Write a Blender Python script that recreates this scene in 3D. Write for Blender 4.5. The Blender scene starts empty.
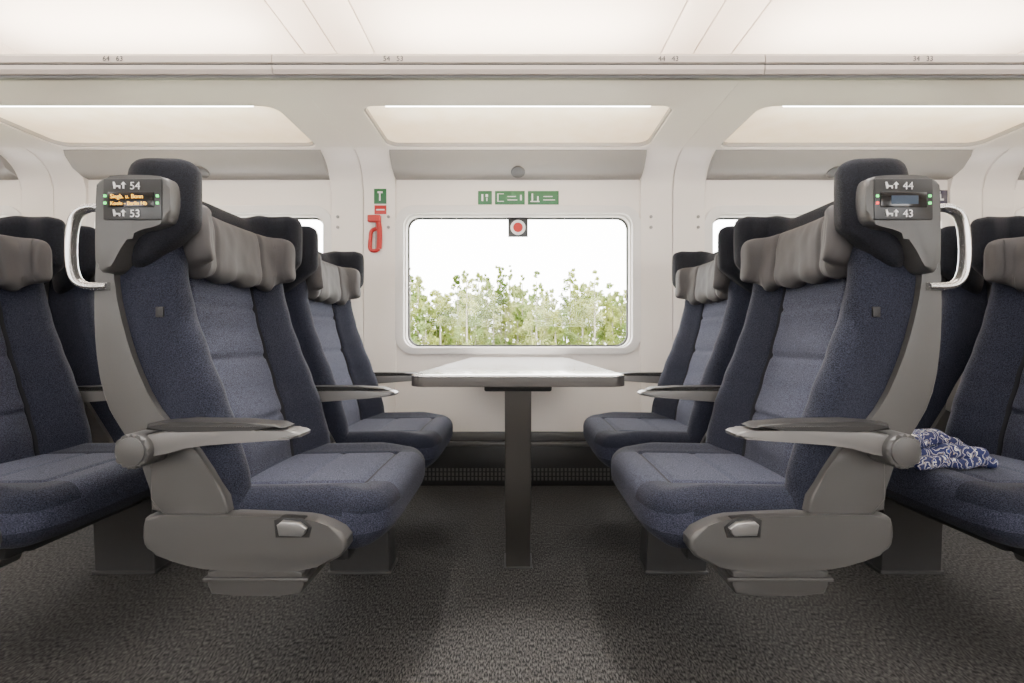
import bpy, bmesh, math, random
from mathutils import Vector, Matrix, noise
random.seed(7)
C=bpy.context.scene.collection
# ---------------------------------------------------------------- materials
def nt(name):
    m=bpy.data.materials.new(name); m.use_nodes=True
    n=m.node_tree; b=n.nodes['Principled BSDF']; return m,n,b
def mat(name,col,rough=.5,metal=0,emit=None,es=0,bump=0,bscale=200,spec=.5,var=0.0,coat=0):
    m,n,b=nt(name)
    b.inputs['Base Color'].default_value=(*col,1); b.inputs['Roughness'].default_value=rough
    b.inputs['Metallic'].default_value=metal; b.inputs['Specular IOR Level'].default_value=spec
    b.inputs['Coat Weight'].default_value=coat
    if emit: 
        b.inputs['Emission Color'].default_value=(*emit,1); b.inputs['Emission Strength'].default_value=es
    tc=n.nodes.new('ShaderNodeTexCoord'); nz=n.nodes.new('ShaderNodeTexNoise'); nz.inputs['Scale'].default_value=bscale
    n.links.new(tc.outputs['Object'],nz.inputs['Vector'])
    if bump:
        bp=n.nodes.new('ShaderNodeBump'); bp.inputs['Strength'].default_value=bump; bp.inputs['Distance'].default_value=.002
        n.links.new(nz.outputs['Fac'],bp.inputs['Height']); n.links.new(bp.outputs['Normal'],b.inputs['Normal'])
    if var:
        n2=n.nodes.new('ShaderNodeTexNoise'); n2.inputs['Scale'].default_value=3
        n.links.new(tc.outputs['Object'],n2.inputs['Vector'])
        mx=n.nodes.new('ShaderNodeMixRGB'); mx.inputs[1].default_value=(*[c*(1-var) for c in col],1); mx.inputs[2].default_value=(*[min(1,c*(1+var)) for c in col],1)
        n.links.new(n2.outputs['Fac'],mx.inputs[0]); n.links.new(mx.outputs[0],b.inputs['Base Color'])
    return m
def weave(name,dark,light,scale=(520,300,760),lo=.40,hi=.62,rough=.9,bump=.5,det=1.0):
    m,n,b=nt(name)
    tc=n.nodes.new('ShaderNodeTexCoord'); mp=n.nodes.new('ShaderNodeMapping'); mp.inputs['Scale'].default_value=scale
    nz=n.nodes.new('ShaderNodeTexNoise'); nz.inputs['Scale'].default_value=1; nz.inputs['Detail'].default_value=det
    cr=n.nodes.new('ShaderNodeValToRGB'); cr.color_ramp.elements[0].position=lo; cr.color_ramp.elements[1].position=hi
    cr.color_ramp.elements[0].color=(*dark,1); cr.color_ramp.elements[1].color=(*light,1)
    n.links.new(tc.outputs['Object'],mp.inputs['Vector']); n.links.new(mp.outputs['Vector'],nz.inputs['Vector'])
    n.links.new(nz.outputs['Fac'],cr.inputs['Fac']); n.links.new(cr.outputs['Color'],b.inputs['Base Color'])
    bp=n.nodes.new('ShaderNodeBump'); bp.inputs['Strength'].default_value=bump; bp.inputs['Distance'].default_value=.002
    n.links.new(nz.outputs['Fac'],bp.inputs['Height']); n.links.new(bp.outputs['Normal'],b.inputs['Normal'])
    b.inputs['Roughness'].default_value=rough; b.inputs['Specular IOR Level'].default_value=.2
    b.inputs['Sheen Weight'].default_value=.05; b.inputs['Sheen Roughness'].default_value=.5
    return m
M_FAB=weave('fabric_blue',(.010,.012,.023),(.061,.066,.102))
M_FABD=weave('fabric_bolster',(.005,.006,.012),(.031,.034,.054))
M_FABH=weave('fabric_headrest',(.004,.004,.0060),(.015,.016,.023))
M_SEAM=mat('seam_thread',(.005,.005,.008),.9)
M_CARP=weave('carpet',(.003,.0028,.0027),(.082,.078,.075),scale=(250,80,100),lo=.38,hi=.68,det=2.0,bump=.9)
M_SHELL=mat('shell_grey',(.066,.064,.063),.38,bump=.15,bscale=900)
M_FOOT=mat('foot_grey',(.060,.058,.057),.42,bump=.15,bscale=900)
M_SHELLD=mat('shell_dark',(.030,.030,.031),.5,bump=.15,bscale=900)
M_BASE=mat('base_dark',(.014,.014,.015),.55,bump=.1,bscale=700)
M_ARM=mat('armrest_body',(.135,.131,.128),.33)
M_PAD=mat('armrest_pad',(.012,.011,.011),.5,bump=.3,bscale=500)
M_ALU=mat('aluminium',(.58,.57,.56),.27,metal=.95)
M_LATCH=mat('latch_metal',(.30,.30,.30),.3,metal=.7)
M_LEATH=mat('pillow_leather',(.060,.056,.057),.7,bump=.5,bscale=28,var=.15,spec=.3)
M_WALL=mat('wall_cream',(.82,.757,.705),.42)
M_CEIL=mat('ceiling_cream',(.80,.695,.62),.5)
M_RAIL=mat('rail_cream',(.60,.52,.465),.3)
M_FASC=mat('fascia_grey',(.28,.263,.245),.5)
M_BEZ=mat('rack_bezel',(.42,.39,.36),.4)
M_FRAME=mat('window_frame',(.74,.71,.69),.35)
M_GASK=mat('gasket',(.05,.05,.05),.6)
M_SKIRT=mat('skirting_dark',(.013,.013,.014),.5)
M_LEDGE=mat('skirting_ledge',(.085,.083,.08),.45)
M_TOP=mat('table_top',(.66,.645,.63),.16,coat=.3)
M_EDGE=mat('table_edge',(.060,.054,.050),.4,metal=.2)
M_LEG=mat('table_leg',(.19,.18,.17),.28,metal=.9,bump=.25,bscale=60)
M_DISP=mat('display_plate',(.018,.018,.019),.35)
M_BLACK=mat('display_black',(.003,.003,.004),.15)
M_ORNG=mat('led_orange',(.9,.5,.05),.5,emit=(1,.50,.04),es=2.2)
M_GRN=mat('led_green',(.1,.8,.2),.5,emit=(.1,1,.2),es=2.5)
M_REDL=mat('led_red',(.9,.05,.05),.5,emit=(1,.05,.04),es=2.5)
M_WHT=mat('print_white',(.75,.75,.75),.5)
M_DARKP=mat('print_dark',(.03,.03,.03),.5)
M_GSIGN=mat('sign_green',(.008,.11,.03),.4)
M_RED=mat('hammer_red',(.40,.008,.006),.35)
M_NAVY=mat('sign_navy',(.02,.015,.04),.4)
M_LAMPR=mat('rack_lamp',(1,1,1),.5,emit=(1,.98,.94),es=26)
M_FILLI=mat('rack_fill_glow',(1,1,1),.5,emit=(1,.965,.87),es=130)
M_FILLU=mat('ceiling_fill_glow',(1,1,1),.5,emit=(1,.93,.84),es=22)
M_FILLC=mat('overhead_fill_glow',(1,1,1),.5,emit=(1,.97,.93),es=9)
def glassmats():
    m,n,b=nt('window_glass'); n.nodes.remove(b); o=n.nodes['Material Output']
    t=n.nodes.new('ShaderNodeBsdfTransparent'); g=n.nodes.new('ShaderNodeBsdfGlossy'); g.inputs['Roughness'].default_value=.02
    mx=n.nodes.new('ShaderNodeMixShader'); mx.inputs[0].default_value=.008
    n.links.new(t.outputs[0],mx.inputs[1]); n.links.new(g.outputs[0],mx.inputs[2]); n.links.new(mx.outputs[0],o.inputs[0])
    m2,n,b=nt('rack_glass'); o=n.nodes['Material Output']
    b.inputs['Base Color'].default_value=(.80,.77,.70,1); b.inputs['Roughness'].default_value=.05
    b.inputs['Specular IOR Level'].default_value=1.0
    t=n.nodes.new('ShaderNodeBsdfTranslucent'); t.inputs[0].default_value=(.97,.90,.74,1)
    tc=n.nodes.new('ShaderNodeTexCoord'); nz=n.nodes.new('ShaderNodeTexNoise'); nz.inputs['Scale'].default_value=9; nz.inputs['Detail'].default_value=4
    cr=n.nodes.new('ShaderNodeValToRGB'); cr.color_ramp.elements[0].position=.35; cr.color_ramp.elements[1].position=.65
    cr.color_ramp.elements[0].color=(.92,.89,.78,1); cr.color_ramp.elements[1].color=(.98,.965,.90,1)
    n.links.new(tc.outputs['Object'],nz.inputs['Vector']); n.links.new(nz.outputs['Fac'],cr.inputs['Fac']); n.links.new(cr.outputs[0],t.inputs[0])
    mx=n.nodes.new('ShaderNodeMixShader'); mx.inputs[0].default_value=.7
    n.links.new(b.outputs[0],mx.inputs[1]); n.links.new(t.outputs[0],mx.inputs[2]); n.links.new(mx.outputs[0],o.inputs[0])
    return m,m2
M_GLASS,M_RGLASS=glassmats()
# ---------------------------------------------------------------- helpers
def finish(bm,name,mats,angle=.6,s=1):
    if s<0:
        for v in bm.verts: v.co.x*=-1
    bmesh.ops.recalc_face_normals(bm,faces=bm.faces[:])
    me=bpy.data.meshes.new(name); bm.to_mesh(me); bm.free()
    for m in (mats if isinstance(mats,(list,tuple)) else [mats]): me.materials.append(m)
    for p in me.polygons: p.use_smooth=True
    me.set_sharp_from_angle(angle=angle)
    return me
def add(name,me,parent=None,loc=None):
    o=bpy.data.objects.new(name,me); C.objects.link(o)
    if parent: o.parent=parent
    if loc: o.location=loc
    return o
def empty(name,loc=(0,0,0)):
    o=bpy.data.objects.new(name,None); o.empty_display_size=.1; C.objects.link(o); o.location=loc; return o
def box_bm(x0,x1,y0,y1,z0,z1,bev=0,seg=2,bm=None):
    b=bmesh.new(); bmesh.ops.create_cube(b,size=1)
    for v in b.verts:
        v.co=Vector(((x0+x1)/2+v.co.x*(x1-x0),(y0+y1)/2+v.co.y*(y1-y0),(z0+z1)/2+v.co.z*(z1-z0)))
    if bev: bmesh.ops.bevel(b,geom=b.edges[:],offset=bev,segments=seg,profile=.5,affect='EDGES')
    return b
def box(name,x0,x1,y0,y1,z0,z1,m,bev=0,parent=None,s=1):
    return add(name,finish(box_bm(x0,x1,y0,y1,z0,z1,bev),name,m,s=s),parent)
def merge(bms):
    r=bmesh.new()
    for b in bms:
        t=bpy.data.meshes.new('t'); b.to_mesh(t); b.free(); r.from_mesh(t); bpy.data.meshes.remove(t)
    return r
def prism_bm(pts,a0,a1,axis='y',bev=0,seg=3):
    b=bmesh.new()
    def P(p,a): return (p[0],a,p[1]) if axis=='y' else ((a,p[0],p[1]) if axis=='x' else (p[0],p[1],a))
    v0=[b.verts.new(P(p,a0)) for p in pts]; v1=[b.verts.new(P(p,a1)) for p in pts]; n=len(pts)
    f0=b.faces.new(v0); f1=b.faces.new(v1[::-1])
    for i in range(n): b.faces.new((v0[i],v0[(i+1)%n],v1[(i+1)%n],v1[i]))
    if bev:
        es=list(set(list(f0.edges)+list(f1.edges)))
        bmesh.ops.bevel(b,geom=es,offset=bev,segments=seg,profile=.5,affect='EDGES')
    return b
def smooth_poly(pts,it=2):
    for _ in range(it):
        q=[]
        for i in range(len(pts)):
            a=pts[i]; c=pts[(i+1)%len(pts)]
            q+= [(a[0]*.75+c[0]*.25,a[1]*.75+c[1]*.25),(a[0]*.25+c[0]*.75,a[1]*.25+c[1]*.75)]
        pts=q
    return pts
def rbox_bm(hx,hy,hz,r,nx,ny,nz,deform=None):
    b=bmesh.new(); idx={}
    def V(i,j,k):
        if (i,j,k) not in idx:
            p=Vector((-hx+2*hx*i/nx,-hy+2*hy*j/ny,-hz+2*hz*k/nz))
            q=Vector((max(-hx+r,min(hx-r,p.x)),max(-hy+r,min(hy-r,p.y)),max(-hz+r,min(hz-r,p.z))))
            d=p-q
            if d.length>1e-6: p=q+d.normalized()*r
            idx[(i,j,k)]=b.verts.new(deform(p) if deform else p)
        return idx[(i,j,k)]
    for i in range(nx):
        for j in range(ny):
            for k in (0,nz): b.faces.new((V(i,j,k),V(i+1,j,k),V(i+1,j+1,k),V(i,j+1,k)))
    for i in range(nx):
        for k in range(nz):
            for j in (0,ny): b.faces.new((V(i,j,k),V(i+1,j,k),V(i+1,j,k+1),V(i,j,k+1)))
    for j in range(ny):
        for k in range(nz):
            for i in (0,nx): b.faces.new((V(i,j,k),V(i,j+1,k),V(i,j+1,k+1),V(i,j,k+1)))
    return b
def interp(tab,z):
    if z<=tab[0][0]: return tab[0][1:]
    for a,c in zip(tab,tab[1:]):
        if z<=c[0]:
            t=(z-a[0])/(c[0]-a[0]); t=t*t*(3-2*t)*.5+t*.5
            return tuple(p+(q-p)*t for p,q in zip(a[1:],c[1:]))
    return tab[-1][1:]
def sst(x,a,b):
    t=max(0,min(1,(x-a)/(b-a))); return t*t*(3-2*t)
def rings_bm(rings):
    b=bmesh.new(); vr=[[b.verts.new(p) for p in r] for r in rings]; n=len(rings[0])
    for a,c in zip(vr,vr[1:]):
        for i in range(n): b.faces.new((a[i],a[(i+1)%n],c[(i+1)%n],c[i]))
    b.faces.new(vr[0]); b.faces.new(vr[-1][::-1])
    return b
def rrect(cx,cy,w,h,r,n=8):
    out=[]
    for (sx,sy,a0) in ((1,1,0),(-1,1,90),(-1,-1,180),(1,-1,270)):
        for i in range(n+1):
            a=math.radians(a0+90*i/n); out.append((cx+sx*(w/2-r)+r*math.cos(a),cy+sy*(h/2-r)+r*math.sin(a)))
    return out
def plate(name,outer,holes,c0,c1,mapf,m,bev=0,parent=None):
    cu=bpy.data.curves.new(name,'CURVE'); cu.dimensions='2D'; cu.fill_mode='BOTH'; cu.extrude=(c1-c0)/2-bev; cu.bevel_depth=bev; cu.bevel_resolution=2
    for pts in [outer]+holes:
        sp=cu.splines.new('POLY'); sp.points.add(len(pts)-1); sp.use_cyclic_u=True
        for i,p in enumerate(pts): sp.points[i].co=(p[0],p[1],0,1)
    ob=bpy.data.objects.new(name,cu); C.objects.link(ob)
    dg=bpy.context.evaluated_depsgraph_get(); dg.update()
    me0=bpy.data.meshes.new_from_object(ob.evaluated_get(dg)); bpy.data.objects.remove(ob); bpy.data.curves.remove(cu)
    b=bmesh.new(); b.from_mesh(me0); bpy.data.meshes.remove(me0)
    bmesh.ops.remove_doubles(b,verts=b.verts[:],dist=1e-5)
    for v in b.verts: v.co=mapf(v.co.x,v.co.y,v.co.z+(c0+c1)/2)
    return add(name,finish(b,name,m,angle=.5),parent)
XZ=lambda a,b,c: Vector((a,c,b))   # upright plate facing the aisle
XY=lambda a,b,c: Vector((a,b,c))   # horizontal plate
def tube_bm(pts,r,n=12,sub=6,flat=1.0):
    P=[]
    for i in range(len(pts)-1):
        p0=Vector(pts[max(0,i-1)]);p1=Vector(pts[i]);p2=Vector(pts[i+1]);p3=Vector(pts[min(len(pts)-1,i+2)])
        for k in range(sub):
            t=k/sub
            P.append(.5*((2*p1)+(-p0+p2)*t+(2*p0-5*p1+4*p2-p3)*t*t+(-p0+3*p1-3*p2+p3)*t**3))
    P.append(Vector(pts[-1]))
    rings=[]
    for i,p in enumerate(P):
        t=(P[min(i+1,len(P)-1)]-P[max(i-1,0)]).normalized()
        u=Vector((0,1,0)); u=(u-t*u.dot(t)).normalized(); w=t.cross(u)
        rings.append([p+u*(r*flat*math.cos(2*math.pi*k/n))+w*(r*math.sin(2*math.pi*k/n)) for k in range(n)])
    return rings_bm(rings)
def cyl_bm(cx,cz,r,y0,y1,n=32,bev=.003):
    return prism_bm([(cx+r*math.cos(2*math.pi*i/n),cz+r*math.sin(2*math.pi*i/n)) for i in range(n)],y0,y1,'y',bev,2)
def text(name,s,loc,size,m,parent=None,align='LEFT'):
    cu=bpy.data.curves.new(name,'FONT'); cu.body=s; cu.size=size; cu.align_x=align; cu.extrude=.0003
    o=bpy.data.objects.new(name,cu); cu.materials.append(m); C.objects.link(o)
    o.rotation_euler=(math.pi/2,0,0); o.location=loc
    if parent: o.parent=parent
    return o
# ---------------------------------------------------------------- seat parts (local, facing +x)
BACK=[(.40,-.125),(.50,-.140),(.60,-.165),(.70,-.195),(.80,-.225),(.90,-.250),(1.0,-.268),(1.10,-.28)]
SHELL=[(.43,-.25,-.08),(.47,-.25,-.10),(.54,-.265,-.145),(.62,-.315,-.195),(.69,-.36,-.250),(.78,-.375,-.290),(.86,-.382,-.315),(.95,-.382,-.335),(1.04,-.378,-.340),(1.16,-.370,-.32)]
HWB=.286
def build_backrest(s):
    rings=[]; N=90; Z=[]; z=.40
    while z<1.12: Z.append(z); z+=.008
    for zi,z in enumerate(Z):
        xc=interp(BACK,z)[0]; rear=interp(SHELL,z)[0]+.02
        amp=.085-.03*sst(z,.6,1.0); hw=HWB-.012*sst(z,.95,1.1)
        e=0
        if z<.42: e=(.42-z)
        if z>1.09: e=(z-1.09)*.8
        ring=[]
        for j in range(N+1):
            t=-1+2*j/N; at=abs(t)
            x=xc+amp*sst(at,.50,.86)
            x+=.012*math.exp(-((z-.56)/.09)**2)*(1-sst(at,.3,.55))
            if at>.86: x-=.04*(1-math.sqrt(max(0,1-((at-.86)/.14)**2)))
            x-=.014*math.exp(-((at-.535)/.020)**2)
            if at<.53:
                for zs in (.60,.78,.93): x-=.008*math.exp(-((z-zs)/.007)**2)
            ring.append(Vector((x-e,t*hw,z)))
        ring.append(Vector((rear,hw,z))); ring.append(Vector((rear,-hw,z)))
        rings.append(ring)
    b=rings_bm(rings)
    for f in b.faces:
        c=f.calc_center_median(); hw=HWB-.012*sst(c.z,.95,1.1); at=abs(c.y)/hw
        f.material_index=1 if at>.545 else 0
        if abs(at-.540)<.0112: f.material_index=2
    return finish(b,'backrest',[M_FAB,M_FABD,M_SEAM],angle=1.2,s=s)
def build_shell(s):
    rings=[]
    for i in range(50):
        z=.40+.76*i/49
        r,f=interp(SHELL,z); f=min(f,interp(BACK,z)[0]-.03); hw=.284-.01*sst(z,1.0,1.16)
        cx=(r+f)/2; hx=(f-r)/2
        rings.append([Vector((px,py,z)) for (px,py) in rrect(cx,0,hx*2,hw*2,.014,3)])
    pts=[(f,z) for z,r,f in SHELL]+[(r,z) for z,r,f in SHELL[::-1]]
    pts=smooth_poly(pts,1)
    A=prism_bm(pts,-.302,-.280,'y',.004); B=prism_bm(pts,.280,.300,'y',.004)
    return finish(merge([rings_bm(rings),A,B]),'back_shell',M_SHELL,s=s)
def build_cushion(s):
    def d(p):
        t=p.y/.272; at=abs(t); x,y,z=p
        if x>-.1: x-= .050*at**6*sst(x,-.1,.2)
        if z<0 and x>0: x-=.02*sst(-z,0,.07)
        if z>0:
            z+=.020*sst(at,.6,.9)*(1-sst(x,.05,.2))
            z-=.008*math.exp(-((at-.60)/.02)**2)*(1 if x<.14 else 0)
            if at<.6: z-=.008*math.exp(-((x-.13)/.008)**2)+.004*math.exp(-((x+.04)/.008)**2)
            z+=.008*(1-t*t)
        z+=.05*(x)*.35
        return Vector((x+.07,y,z+.389))
    b=rbox_bm(.225,.276,.068,.045,60,76,12,d)
    for f in b.faces:
        c=f.calc_center_median(); f.material_index=1 if (abs(c.y)>.6*.272 and c.z>.42 ) or c.z<.37 else 0
        if c.z>.42 and c.x<.19 and abs(abs(c.y)-.163)<.0037: f.material_index=2
        if c.z>.42 and abs(c.y)<.163 and abs(c.x-.2)<.0037: f.material_index=2
    return finish(b,'seat_cushion',[M_FAB,M_FABD,M_SEAM],angle=1.2,s=s)
def sweep_u(path,zlo,zhi,th,R,mfun=None,n=26,expo=4,N=64):
    P=[Vector(p) for p in path]; L=[]
    for i in range(len(P)-1):
        p0=P[max(0,i-1)];p1=P[i];p2=P[i+1];p3=P[min(len(P)-1,i+2)]
        for k in range(20):
            t=k/20; L.append(.5*((2*p1)+(-p0+p2)*t+(2*p0-5*p1+4*p2-p3)*t*t+(-p0+3*p1-3*p2+p3)*t**3))
    L.append(P[-1]); D=[0]
    for a,c in zip(L,L[1:]): D.append(D[-1]+(c-a).length)
    T=D[-1]; rings=[]
    for i in range(N+1):
        u=i/N; d=T*(.5-.5*math.cos(math.pi*u))*.6+T*u*.4
        k=0
        while k<len(D)-2 and D[k+1]<d: k+=1
        f=(d-D[k])/(D[k+1]-D[k]+1e-9); p=L[k].lerp(L[k+1],min(1,f)); tg=(L[k+1]-L[k]).normalized(); nn=Vector((-tg.y,tg.x))
        e=min(d,T-d); kk=math.sqrt(max(0,1-(1-min(e/R,1))**2))
        zl=zlo(p,d/T); zh=zhi(p,d/T); zc=(zl+zh)/2; hz=(zh-zl)/2*(.70+.30*kk); ht=th*(.30+.70*kk)
        if mfun: ht*=mfun(p,d/T)
        ring=[]
        for q in range(n):
            a=2*math.pi*q/n; ca,sa=math.cos(a),math.sin(a)
            cx=math.copysign(abs(ca)**(2/expo),ca); cz=math.copysign(abs(sa)**(2/expo),sa)
            ring.append(Vector((p.x+nn.x*ht*cx,p.y+nn.y*ht*cx,zc+hz*cz)))
        rings.append(ring)
    return rings_bm(rings)
def build_headrest(s):
    path=[(-.165,-.258),(-.21,-.270),(-.28,-.270),(-.325,-.21),(-.335,-.1),(-.335,0),(-.335,.1),(-.325,.21),(-.28,.270),(-.21,.270),(-.165,.258)]
    b=sweep_u(path,lambda p,u:1.0+.085*sst(p.x,-.3,-.165),lambda p,u:1.236+.026*sst(abs(p.y),.18,.26),.038,.04,lambda p,u:1.25-.25*sst(abs(p.y),.1,.25))
    return finish(b,'headrest',M_FABH,angle=1.2,s=s)
def build_pillow(s):
    path=[(-.170,-.206),(-.200,-.212),(-.240,-.178),(-.253,-.08),(-.256,0),(-.253,.08),(-.240,.178),(-.200,.212),(-.170,.206)]
    def mf(p,u):
        ay=abs(p.y)
        return 1.0-.38*math.exp(-((ay-.118)/.007)**2)
    b=sweep_u(path,lambda p,u:.998+.007*math.cos(p.y*53)+.025*sst(abs(p.y),.17,.21),lambda p,u:1.174,.037,.035,mf,expo=2.7,N=120,n=52)
    for v in b.verts:
        w=1-sst(v.co.z,1.14,1.18)
        v.co.x+=w*(.007*noise.noise(Vector((v.co.y*13,v.co.z*9+v.co.y*6,1.7)))+.003*noise.noise(Vector((v.co.y*38,v.co.z*20,5.7))))+.010*sst(1.09-v.co.z,0,.08)
    return finish(b,'head_pillow',M_LEATH,angle=1.2,s=s)
def build_armpad(s,raised=False,off=.34):
    pts=smooth_poly([(-.29,.648),(.13,.650),(.16,.642),(.155,.628),(.02,.618),(-.16,.604),(-.29,.596)],1)
    a=prism_bm(pts,off-.030,off+.030,'y',.008)
    pad=prism_bm(smooth_poly([(-.20,.664),(.10,.662),(.140,.648),(-.21,.646)],1),off-.030,off+.030,'y',.006)
    m0=len(a.faces); r=merge([a,pad])
    for f in list(r.faces)[m0:]: f.material_index=1
    if raised:
        bmesh.ops.rotate(r,cent=(-.27,0,.61),matrix=Matrix.Rotation(-math.radians(118),3,'Y'),verts=r.verts[:])
        for v in r.verts: v.co.x+=.11; v.co.z-=.02
    return finish(r,'centre_armrest',[M_ARM,M_PAD],s=s)
def build_aislearm(s):
    off=-.328
    pts=smooth_poly([(-.26,.633),(.085,.635),(.120,.630),(.118,.616),(.02,.610),(-.12,.600),(-.18,.582),(-.26,.57)],1)
    a=prism_bm(pts,off-.030,off+.030,'y',.006)
    pad=prism_bm(smooth_poly([(-.215,.656),(.055,.651),(.092,.636),(-.225,.630)],1),off-.0305,off+.0305,'y',.005)
    disc=cyl_bm(-.240,.592,.039,off-.045,off+.03,36,.006); n1=len(a.faces); n2=n1+len(pad.faces)
    cap=cyl_bm(-.240,.592,.031,off-.049,off-.044,32,.0015)
    r=merge([a,pad,disc,cap])
    for i,f in enumerate(r.faces):
        if n1<=i<n2: f.material_index=1
        elif i>=n2: f.material_index=2
    return finish(r,'aisle_armrest',[M_ARM,M_PAD,M_SHELL],s=s)
def build_console(s):
    up=smooth_poly([(-.25,.60),(-.25,.42),(-.10,.42),(-.06,.44),(-.13,.56),(-.18,.62)],1)
    A=prism_bm(up,-.306,-.27,'y',.005)
    low=smooth_poly([(-.245,.434),(-.258,.422),(-.260,.372),(-.245,.350),(-.17,.322),(-.10,.308),(.08,.304),(.16,.320),(.206,.345),(.208,.388),(.15,.418),(.10,.427),(-.10,.434)],1)
    B=prism_bm(low,-.320,-.11,'y',.009,4)
    foot=smooth_poly([(-.125,.31),(-.118,.25),(-.110,.240),(.09,.240),(.10,.25),(.105,.31)],1)
    Cc=prism_bm(foot,-.300,-.12,'y',.006)
    D=box_bm(-.130,.115,-.306,-.13,.274,.284,.003)
    n0=len(A.faces)+len(B.faces); r=merge([A,B,Cc,D])
    for i,f in enumerate(r.faces):
        if i>=n0: f.material_index=1
    return finish(r,'side_console',[M_SHELL,M_FOOT],s=s)
def build_latch(s):
    a=prism_bm([(.060,.392),(.055,.416),(.066,.425),(.105,.421),(.122,.408),(.116,.394),(.11,.390)],-.333,-.30,'y',.003)
    c=prism_bm([(.048,.384),(.044,.424),(.062,.431),(.110,.427),(.130,.408),(.124,.384)],-.322,-.30,'y',.001)
    n0=len(a.faces); r=merge([a,c])
    for i,f in enumerate(r.faces):
        if i>=n0: f.material_index=1
    return finish(r,'recline_latch',[M_LATCH,M_BASE],s=s)
def build_frame(s):
    a=box_bm(-.22,.19,-.25,.26,.295,.345,.012); b=box_bm(-.25,-.1,-.26,.26,.33,.45,.012)
    return finish(merge([a,b]),'seat_frame',M_BASE,s=s)
def build_pedestal(s):
    pts=[(-.07,.0),(-.085,.36),(.13,.36),(.145,.0)]
    a=prism_bm(pts,.29,.385,'y',.006); b=box_bm(-.06,.10,-.10,.30,.25,.325,.01)
    f=box_bm(-.075,.150,.283,.392,0,.012,.004)
    return finish(merge([a,b,f]),'pedestal',M_SHELLD,s=s)
def build_wallbeam(s):
    return finish(merge([box_bm(-.06,.10,-.37,.655,.25,.325,.01),box_bm(-.10,.14,.60,.655,.22,.36,.005)]),'wall_beam',M_SHELLD,s=s)
def build_headpanel(s):
    pts=smooth_poly([(-.345,1.206),(-.200,1.206),(-.182,1.190),(-.184,1.112),(-.205,1.092),(-.262,1.080),(-.290,1.050),(-.320,.99),(-.350,.985),(-.352,1.06),(-.350,1.17)],2)
    return finish(prism_bm(pts,-.335,-.27,'y',.008),'head_panel',M_SHELL,s=s)
def build_handle(s):
    y=-.305
    a=tube_bm([(-.325,y,1.128),(-.385,y,1.140),(-.420,y-.003,1.118),(-.430,y-.004,1.05),(-.424,y-.003,.985),(-.40,y,.960),(-.345,y,.958)],.0095,14,6,1.5)
    return finish(a,'grab_handle',M_ALU,s=s,angle=1.2)
def build_tag(s):
    return finish(box_bm(-.250,-.232,-.290,-.283,.888,.912,.001),'fabric_tag',M_PAD,s=s)
T={}
for s in (1,-1):
    T[s]=dict(backrest=build_backrest(s),back_shell=build_shell(s),seat_cushion=build_cushion(s),headrest=build_headrest(s),head_pillow=build_pillow(s),
      centre_armrest=build_armpad(s),raised_armrest=build_armpad(s,True),aisle_armrest=build_aislearm(s),side_console=build_console(s),recline_latch=build_latch(s),
      seat_frame=build_frame(s),pedestal=build_pedestal(s),wall_beam=build_wallbeam(s),head_panel=build_headpanel(s),grab_handle=build_handle(s),fabric_tag=build_tag(s))
M_LCD=mat('lcd_dark',(.01,.02,.045),.3,emit=(.1,.35,.5),es=.06)
def seat(X,Y,s,aisle,raised=False,nums=None,lit=False):
    e=empty('train_seat',(X,Y,0)); t=T[s]
    parts=['backrest','back_shell','seat_cushion','headrest','head_pillow','seat_frame']
    parts+=['raised_armrest' if raised else 'centre_armrest']
    parts+=['aisle_armrest','side_console','recline_latch','pedestal','head_panel','grab_handle','fabric_tag'] if aisle else ['wall_beam']
    for p in parts: add(p,t[p],e)
    if nums:
        cx=-.266*s; y=-.335
        box('display_plate',cx-.066,cx+.066,y-.003,y+.004,1.104,1.197,M_DISP,.003,e)
        box('display_screen',cx-.053,cx+.050,y-.0055,y,1.132,1.166,M_BLACK,.001,e)
        text('seat_number',nums[0],(cx-.004,y-.005,1.172),.024,M_WHT,e)
        text('seat_number_b',nums[1],(cx-.004,y-.005,1.110),.024,M_WHT,e)
        for nm,zz in (('pictogram_a',1.174),('pictogram_b',1.112)):
            seatp=prism_bm([(cx-.040,zz),(cx-.037,zz),(cx-.036,zz+.004),(cx-.029,zz+.004),(cx-.028,zz),(cx-.026,zz),(cx-.026,zz+.007),(cx-.036,zz+.007),(cx-.039,zz+.015),(cx-.042,zz+.015)],y-.005,y)
            arr=prism_bm([(cx-.020,zz),(cx-.017,zz),(cx-.017,zz+.009),(cx-.013,zz+.009),(cx-.0185,zz+.015),(cx-.024,zz+.009),(cx-.020,zz+.009)],y-.005,y)
            add(nm,finish(merge([seatp,arr]),nm,M_WHT),e)
        if lit:
            text('display_text','Siegb. u. Bonn',(cx-.046,y-.007,1.1515),.0130,M_ORNG,e)
            text('display_text_b','Koeln - Berlin Hb',(cx-.046,y-.007,1.1365),.0115,M_ORNG,e)
        else:
            box('display_glow',cx-.03,cx+.03,y-.0062,y-.005,1.139,1.158,M_LCD,0,e)
        for z in (1.139,1.155):
            box('led',cx-.0625,cx-.0575,y-.005,y,z,z+.005,M_REDL if (s<0 and z<1.15) else M_GRN,0,e)
            box('led_b',cx+.055,cx+.060,y-.005,y,z,z+.005,M_GRN,0,e)
    return e
PX=.60; PITCH=.835
YA,YW=1.415,2.095
for s in (1,-1):
    for row in (0,1,2):
        X=-s*(PX+PITCH*row)
        nums=None
        if row==0: nums=('54','53') if s==1 else ('44','43')
        if row<2: seat(X,YA,s,True,raised=(s==-1 and row==1),nums=nums,lit=(s==1))
        seat(X,YW,s,False)
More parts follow.
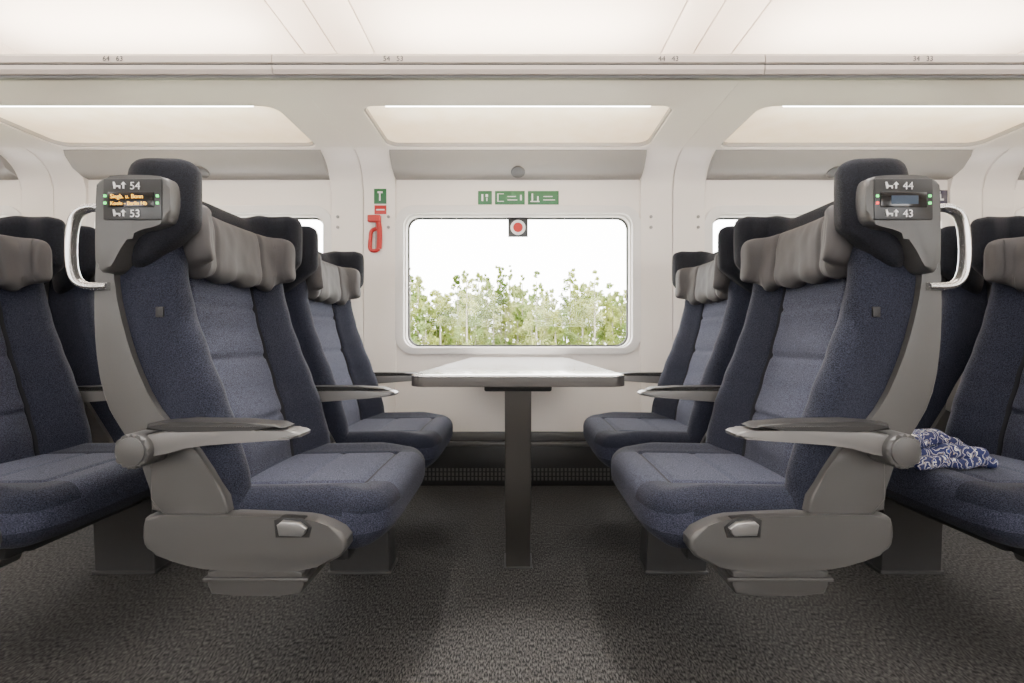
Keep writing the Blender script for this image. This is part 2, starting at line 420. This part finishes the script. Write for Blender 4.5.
# ---------------------------------------------------------------- table
tb=empty('folding_table',(0,0,0))
def tp(inset):
    i=inset
    return [(-.265+i,2.735),(-.323+i,1.49)]+[(-.323+i+.045-.045*math.cos(a),1.46-(.045-i)*math.sin(a)) for a in [math.pi/2*k/6 for k in range(1,7)]]+\
     [( .323-i-.045+.045*math.sin(a),1.46-(.045-i)*math.cos(a)) for a in [math.pi/2*k/6 for k in range(0,6)]]+[(.323-i,1.49),(.265-i,2.735)]
add('table_edge_band',finish(prism_bm(tp(0),.694,.7250,'z',.002),'table_edge_band',M_EDGE),tb)
add('table_edge_trim',finish(prism_bm(tp(-.001),.7225,.7265,'z',.001),'table_edge_trim',M_ALU),tb)
add('table_top_surface',finish(prism_bm(tp(.003),.70,.728,'z',.0005),'table_top_surface',M_TOP),tb)
add('table_post',finish(prism_bm([(1.58,.69),(1.62,.69),(1.655,.30),(1.77,.14),(1.785,0),(1.745,0),(1.735,.12),(1.62,.28)],-.044,.044,'x',.004),'table_leg',M_LEG),tb)
box('leg_foot_plate',-.052,.052,1.74,1.86,0,.006,M_SHELLD,.002,tb)
box('table_bracket',-.11,.11,1.56,1.86,.664,.694,M_BASE,.006,tb)
box('table_wall_mount',-.16,.16,2.70,2.755,.62,.695,M_BASE,.006,tb)
# ---------------------------------------------------------------- room shell
YWALL=2.76; XL=4.4; YB=-1.5
WP=1.77; WC=[0,-WP,WP,-2*WP,2*WP]
holes=[rrect(c,1.167,1.33,.80,.075) for c in WC]
plate('wall_window_side',[(-XL,.0),(XL,.0),(XL,2.3),(-XL,2.3)],holes,YWALL,YWALL+.06,XZ,M_WALL)
wins=[]
for i,c in enumerate(WC):
    w=empty('window_%d'%(i+1),(c,0,0)); wins.append(w)
    plate('window_frame',rrect(0,1.17,1.40,.845,.10),[rrect(0,1.167,1.315,.775,.07)],YWALL-.016,YWALL+.012,XZ,M_FRAME,.004,w)
    plate('window_reveal',rrect(0,1.167,1.335,.795,.08),[rrect(0,1.165,1.29,.755,.065)],YWALL+.012,YWALL+.07,XZ,M_FRAME,0,w)
    plate('window_gasket',rrect(0,1.165,1.31,.77,.07),[rrect(0,1.165,1.272,.736,.06)],YWALL+.055,YWALL+.066,XZ,M_GASK,0,w)
    box('window_pane',-.65,.65,YWALL+.067,YWALL+.071,.78,1.55,M_GLASS,0,w)
# sticker on the middle pane
add('sticker_backing',finish(box_bm(-.058,.058,2.810,2.814,1.428,1.54,.001),'backing',M_DISP),wins[0])
add('sticker_white',finish(cyl_bm(0,1.484,.044,2.807,2.811,32,0),'ring_white',M_WHT),wins[0])
add('sticker_red',finish(cyl_bm(0,1.484,.028,2.804,2.808,32,0),'ring_red',M_RED),wins[0])
# pillar panels between windows with cove into the rack underside
for k,c in enumerate([-.885-WP,-.885,.885,.885+WP]):
    prof=[(2.745,.30)]
    for i in range(9):
        a=math.pi/2*i/8; prof.append((2.745-.17*(1-math.cos(a)),1.68+.18*math.sin(a)))
    prof+=[(2.60,1.875),(2.765,1.875),(2.765,.30)]
    for j,(a0,a1) in enumerate(((c-.185,c-.002),(c+.002,c+.185))):
        add('trim_pillar_%d'%(k*2+j+1),finish(prism_bm(prof,a0,a1,'x',.006),'pillar',M_WALL))
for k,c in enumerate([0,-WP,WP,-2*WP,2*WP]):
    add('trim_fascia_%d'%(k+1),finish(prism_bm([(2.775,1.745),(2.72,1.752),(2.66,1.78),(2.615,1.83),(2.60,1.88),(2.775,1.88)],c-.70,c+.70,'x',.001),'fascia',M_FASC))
# luggage rack
rack=empty('luggage_rack',(0,0,0))
JT=[-.885-WP,-.885,.885,.885+WP]
sec=[-XL]+JT+[XL]
for a,c in zip(sec,sec[1:]):
    hs=[rrect(w_,2.352,1.40,.475,.07) for w_ in WC if a<w_<c]
    a_=a+.002; c_=c-.002
    plate('rack_underside',[(a_,1.875),(c_,1.875),(c_,2.765),(a_,2.765)],hs,1.86,1.885,XY,M_WALL,.002,rack)
for c in WC:
    plate('rack_glass_bezel',rrect(c,2.352,1.42,.495,.08),[rrect(c,2.352,1.38,.455,.06)],1.868,1.89,XY,M_BEZ,.002,rack)
    box('rack_glass',c-.70,c+.70,2.11,2.595,1.886,1.892,M_RGLASS,0,rack)
    box('rack_light_strip',c-.59,c+.59,2.128,2.142,1.868,1.8855,M_LAMPR,.002,rack)
    box('rack_inner_fill',c-.62,c+.62,2.18,2.22,1.985,1.995,M_FILLI,.002,rack)  # glowing strip added above the glass to brighten the rack panels
box('rack_ceiling_fill',-XL+.1,XL-.1,1.93,1.98,1.887,1.90,M_FILLU,.002,rack)  # unseen strip added behind the rail to brighten the ceiling
railp=[(1.885,1.858),(1.862,1.862),(1.853,1.876),(1.853,1.892),(1.858,1.895),(1.858,1.899),(1.850,1.902),(1.850,1.925),(1.862,1.94),(1.89,1.945),(1.91,1.935),(1.91,1.86)]
for i,(a,c) in enumerate([(-XL,-.952-WP),(-.948-WP,-.952),(-.948,.952),(.956,.952+WP),(.956+WP,XL)]):
    add('rack_rail_%d'%(i+1),finish(prism_bm(railp,a,c,'x',0),'rack_rail',M_RAIL,angle=.5),rack)
box('rail_groove',-XL,XL,1.8565,1.86,1.895,1.899,M_DARKP,0,rack)
box('rail_shadow_gap',-XL,XL,1.866,1.885,1.850,1.860,M_SHELL,0,rack)
for x,t_ in ((-1.54,'64   63'),(-.46,'54   53'),(.60,'44   43'),(1.58,'34   33')):
    text('rail_seat_number',t_,(x-.06,1.848,1.905),.028,M_DARKP,rack)
# ceiling
xs=[-XL,-2.66,-2.48,-1.06,-.90,-.71,.71,.87,1.06,2.48,2.66,XL]
cbs=[box_bm(a+.003,c-.003,YB,2.80,2.25,2.27,.002) for a,c in zip(xs,xs[1:])]
add('ceiling',finish(merge(cbs+[box_bm(-XL,XL,YB,2.82,2.275,2.29)]),'ceiling',M_CEIL))
for i,(y,w_) in enumerate(((.15,.10),(1.45,.09))):  # overhead glow panels added out of view as general fill light
    l=empty('overhead_fill',(0,y,2.24))
    add('fill_panel',finish(box_bm(-3.9,3.9,-w_,w_,-.004,.008,.002),'fill_panel',M_FILLC),l)
    add('fill_panel_edge',finish(merge([box_bm(-3.95,3.95,-w_-.015,-w_,-.006,.012),box_bm(-3.95,3.95,w_,w_+.015,-.006,.012)]),'fill_panel_edge',M_RAIL),l)
# unseen spots added for the floor patch and cushion highlights
for x in (-1.77,-.62,0,.62,1.77):
    e=empty('fill_spot',(x,1.10,2.245))
    add('fill_spot_ring',finish(prism_bm([(.04*math.cos(a),.04*math.sin(a)) for a in [math.tau*i/24 for i in range(24)]],-.004,.004,'z',.001),'fill_spot_ring',M_ALU),e)
    mid=abs(x)<.1
    L=bpy.data.lights.new('fill_spot_light','SPOT'); L.energy=240 if mid else 150; L.spot_size=math.radians(17 if mid else 36); L.spot_blend=1; L.shadow_soft_size=.03; L.color=(1,.96,.91)
    lo=bpy.data.objects.new('fill_spot_light',L); C.objects.link(lo); lo.parent=e; lo.location=(0,0,-.045)
    lo.rotation_euler=(math.radians(3),0,0)
# floor, skirting
box('floor',-XL,XL,YB,2.82,-.03,0,M_CARP)
add('baseboard_window_side',finish(merge([box_bm(-XL,XL,2.715,2.76,0,.235,.004),box_bm(-XL,XL,2.735,2.76,.0,.30,.003)]),'bb',M_SKIRT))
add('trim_heater_ledge',finish(merge([box_bm(-XL,XL,2.705,2.735,.225,.25,.004),box_bm(-XL,XL,2.727,2.735,.255,.30,.002)]),'ledge',M_LEDGE))
gr=[]
for i in range(-150,150):
    x=i*.022
    for (z0,z1) in ((.032,.050),(.058,.076),(.084,.1)): gr.append(box_bm(x,x+.012,2.7125,2.7155,z0,z1))
add('trim_heater_grille',finish(merge(gr),'grille',M_LEDGE))
# far side and end walls (behind / beside the camera)
holes=[rrect(c,1.25,1.30,.50,.075) for c in (-.885,.885,-.885-WP,.885+WP)]
plate('wall_aisle_side',[(-XL,0),(XL,0),(XL,2.3),(-XL,2.3)],holes,YB-.05,YB,XZ,M_WALL)
box('wall_left',-XL-.05,-XL,YB-.05,2.82,0,2.3,M_WALL); box('wall_right',XL,XL+.05,YB-.05,2.82,0,2.3,M_WALL)
# ---------------------------------------------------------------- small wall items
def sign(name,x0,x1,z0,z1,m,y=YWALL,glyph=None):
    e=empty(name,(0,0,0)); box('plate',x0,x1,y-.004,y,z0,z1,m,.001,e)
    if glyph: 
        for g in glyph: box('glyph',x0+(x1-x0)*g[0],x0+(x1-x0)*g[1],y-.0055,y-.003,z0+(z1-z0)*g[2],z0+(z1-z0)*g[3],M_WHT,0,e)
    return e
k=2.75/480
for (a,c,g) in ((478,492,[(.25,.38,.25,.75),(.55,.72,.55,.75),(.6,.68,.25,.5)]),(495,525,[(.08,.12,.2,.8),(.08,.3,.2,.25),(.08,.3,.76,.8),(.42,.75,.3,.36),(.42,.7,.55,.61),(.84,.90,.3,.7)]),(528,559,[(.08,.38,.18,.25),(.12,.17,.26,.8),(.3,.35,.26,.6),(.5,.88,.3,.36),(.5,.8,.55,.61)])):
    sign('exit_sign',-.23+(a-478)*k,-.23+(c-478)*k,1.604,1.682,M_GSIGN,glyph=g)
sign('hammer_sign',-.823,-.752,1.604,1.69,M_GSIGN,2.745,[(.42,.54,.2,.8),(.3,.7,.70,.82)])
sign('hammer_label',-.820,-.752,1.545,1.595,M_RED,2.745,[(.15,.85,.42,.56)])
hm=empty('emergency_hammer',(-.803,2.73,1.345))
def hp(pts): return [(x,0,z) for x,z in pts]
add('hammer_body',finish(merge([tube_bm(hp([(.012,0),(.016,.06),(.014,.12),(.006,.17)]),.015,10,5),tube_bm(hp([(.014,.0),(-.012,-.012),(-.038,.0),(-.036,.06),(-.030,.10),(.0,.115)]),.011,10,5),box_bm(-.05,.024,-.018,.012,.150,.19,.006)]),'hammer_body',M_RED,angle=1),hm)
add('hammer_mount',finish(box_bm(-.012,.008,.006,.015,.0,.17,.002),'mount',M_FASC),hm)
for x in (2.387,2.475): sign('pictogram_sign',x,x+.075,1.60,1.685,M_NAVY,2.755,[(.35,.5,.3,.75),(.5,.7,.3,.42),(.3,.45,.8,.9)])
for x in (0,-WP,WP):
    cy=empty('ceiling_speaker',(x,2.685,1.766)); cy.rotation_euler=(math.radians(62),0,0)
    add('speaker_cover',finish(cyl_bm(0,0,.040,-.006,.006,28,.003),'cover',M_SHELL),cy)
for x in (-1.03,-.74,.76,1.03):
    h=empty('coat_hook',(x,2.745,1.50))
    add('hook',finish(merge([cyl_bm(0,0.03,.009,-.006,0,16,.001),cyl_bm(0,-.03,.009,-.006,0,16,.001)]),'hook',M_FASC),h)
# ---------------------------------------------------------------- scarf
def scarfmat():
    m,n,b=nt('scarf_cloth')
    tc=n.nodes.new('ShaderNodeTexCoord'); v=n.nodes.new('ShaderNodeTexVoronoi'); v.feature='F1'; v.inputs['Scale'].default_value=48
    wv=n.nodes.new('ShaderNodeTexWave'); wv.inputs['Scale'].default_value=9; wv.inputs['Distortion'].default_value=9; wv.inputs['Detail Scale'].default_value=3
    ad=n.nodes.new('ShaderNodeMath'); ad.operation='MULTIPLY'
    cr=n.nodes.new('ShaderNodeValToRGB'); cr.color_ramp.interpolation='CONSTANT'; e=cr.color_ramp.elements
    e[0].color=(.008,.016,.09,1); e[1].position=.18; e[1].color=(.60,.58,.54,1)
    x=e.new(.32); x.color=(.015,.035,.18,1); x=e.new(.48); x.color=(.45,.38,.26,1); x=e.new(.56); x.color=(.010,.016,.08,1)
    n.links.new(tc.outputs['Object'],v.inputs['Vector']); n.links.new(tc.outputs['Object'],wv.inputs['Vector'])
    n.links.new(v.outputs['Distance'],ad.inputs[0]); n.links.new(wv.outputs['Fac'],ad.inputs[1]); 
    a2=n.nodes.new('ShaderNodeMath'); a2.operation='MULTIPLY'; a2.inputs[1].default_value=1.6; n.links.new(ad.outputs[0],a2.inputs[0])
    n.links.new(a2.outputs[0],cr.inputs['Fac'])
    n.links.new(cr.outputs['Color'],b.inputs['Base Color']); b.inputs['Roughness'].default_value=.8
    return m
sc=empty('folded_scarf',(1.235,1.43,.485))
SM=scarfmat()
for i,(hx,hy,hz,dx,dy,dz,rot) in enumerate(((.125,.085,.017,0,0,0,.1),(.115,.075,.020,-.012,.004,.028,-.12),(.085,.05,.019,-.030,-.01,.058,.2))):
    def d(p,i=i,dx=dx,dy=dy,dz=dz,rot=rot):
        q=Vector((p.x*math.cos(rot)-p.y*math.sin(rot)+dx,p.x*math.sin(rot)+p.y*math.cos(rot)+dy,p.z+dz-abs(p.x)*.06*i))
        n_=noise.noise(Vector((p.x*14+i*5,p.y*18,p.z*6)))
        q.z+=.014*n_; q.y+=.02*noise.noise(Vector((p.x*11,i*3.3,1))); q.x+=.015*noise.noise(Vector((p.y*20,i*2.3,4)))
        return q
    add('fold_%d'%(i+1),finish(rbox_bm(hx,hy,hz,.015,40,26,6,d),'fold',SM,angle=1.4),sc)
# ---------------------------------------------------------------- outside
M_GRASS=mat('grass',(.20,.20,.13),.9,var=.3)
box('meadow_ground',-90,90,3.6,140,-1.5,-1.4,M_GRASS)
def leafmat(name,c0,c1):
    leafm,n,b=nt(name); 
    tc=n.nodes.new('ShaderNodeTexCoord'); nz=n.nodes.new('ShaderNodeTexNoise'); nz.inputs['Scale'].default_value=.5
    cr=n.nodes.new('ShaderNodeValToRGB'); cr.color_ramp.elements[0].position=.35; cr.color_ramp.elements[1].position=.65
    cr.color_ramp.elements[0].color=(*c0,1); cr.color_ramp.elements[1].color=(*c1,1)
    n.links.new(tc.outputs['Object'],nz.inputs['Vector']); n.links.new(nz.outputs['Fac'],cr.inputs['Fac']); n.links.new(cr.outputs['Color'],b.inputs['Base Color']); b.inputs['Roughness'].default_value=.9
    b.inputs['Specular IOR Level'].default_value=.1
    tl=n.nodes.new('ShaderNodeBsdfTranslucent'); mx=n.nodes.new('ShaderNodeMixShader'); mx.inputs[0].default_value=.35
    n.links.new(cr.outputs['Color'],tl.inputs[0]); n.links.new(b.outputs[0],mx.inputs[1]); n.links.new(tl.outputs[0],mx.inputs[2]); n.links.new(mx.outputs[0],n.nodes['Material Output'].inputs[0])
    return leafm
LM1=leafmat('leaves',(.095,.15,.03),(.33,.36,.09)); LM2=leafmat('leaves_pale',(.18,.25,.08),(.40,.42,.17))
M_BARK=mat('bark',(.30,.27,.22),.9)
vs=[];fs=[];mi=[]
rnd=random.Random(5)
def quad(c,sz,m_):
    a=Vector((rnd.gauss(0,1),rnd.gauss(0,1),rnd.gauss(0,1))).normalized(); u=a.orthogonal().normalized(); w=a.cross(u)
    k0=len(vs)
    for (p,q) in ((-1,-.5),(0,-.9),(1,.1),(.2,1)): vs.append(c+u*p*sz+w*q*sz)
    fs.append((k0,k0+1,k0+2,k0+3)); mi.append(m_)
def treeat(x,y,h,w,nb,lf=34,m_=0,ls=1.0):
    base=Vector((x,y,-1.42)); k0=len(vs)
    for zz,r in ((0,.10),(h*.85,.02)):
        for q in range(6): vs.append(base+Vector((r*math.cos(q*1.047),r*math.sin(q*1.047),zz)))
    for q in range(6): fs.append((k0+q,k0+(q+1)%6,k0+6+(q+1)%6,k0+6+q)); mi.append(2)
    for _ in range(nb):                       # leaf clumps, broadleaf crown
        t=rnd.random()**.85; r=w*math.sqrt(rnd.random())*(1.0-.80*t**1.4); a=rnd.random()*6.28
        c=base+Vector((r*math.cos(a),r*math.sin(a),h*(.08+.86*t))); br=rnd.uniform(.20,.42)*w*(1.1-.80*t)
        for _ in range(lf):
            d=Vector((rnd.gauss(0,1),rnd.gauss(0,1),rnd.gauss(0,1))).normalized()*br*rnd.random()**.4
            quad(c+Vector((d.x,d.y,d.z*1.1)),(.045+.05*rnd.random())*ls,m_)
for i in range(64):    # belt of trees along the line, in view of the table window
    y=rnd.uniform(32,40); x=(-.30+.60*(i+rnd.random())/64)*y
    h=rnd.choice((4.8,5.2,5.6,5.9,6.4,7.3,7.9))*(y/36)
    treeat(x,y,h,rnd.uniform(.9,1.5),48,38,rnd.choice((0,0,1)),1.0)
for i in range(70):    # the belt continues to both sides and behind
    y=rnd.uniform(41,46); x=-70+140*(i+rnd.random())/70
    treeat(x,y,rnd.uniform(6.0,8.0),2.0,34,26,rnd.choice((0,1,1)),2.3)
me=bpy.data.meshes.new('tree_line'); me.from_pydata([tuple(v) for v in vs],[],fs)
for m_ in (LM1,LM2,M_BARK): me.materials.append(m_)
me.polygons.foreach_set('material_index',mi)
add('tree_line',me)
# ---------------------------------------------------------------- world / light
w=bpy.data.worlds.new('overcast_sky'); bpy.context.scene.world=w; w.use_nodes=True
bg=w.node_tree.nodes['Background']; bg.inputs[0].default_value=(1,.985,.965,1); bg.inputs[1].default_value=16
# ---------------------------------------------------------------- camera
cam=bpy.data.cameras.new('camera'); co=bpy.data.objects.new('camera',cam); C.objects.link(co)
co.location=(0,0,.84); co.rotation_euler=(math.pi/2,0,0); cam.sensor_width=36; cam.lens=480*36/1024
cam.shift_x=-6/1024; cam.shift_y=-4/1024; cam.clip_start=.02; cam.clip_end=500
bpy.context.scene.camera=co
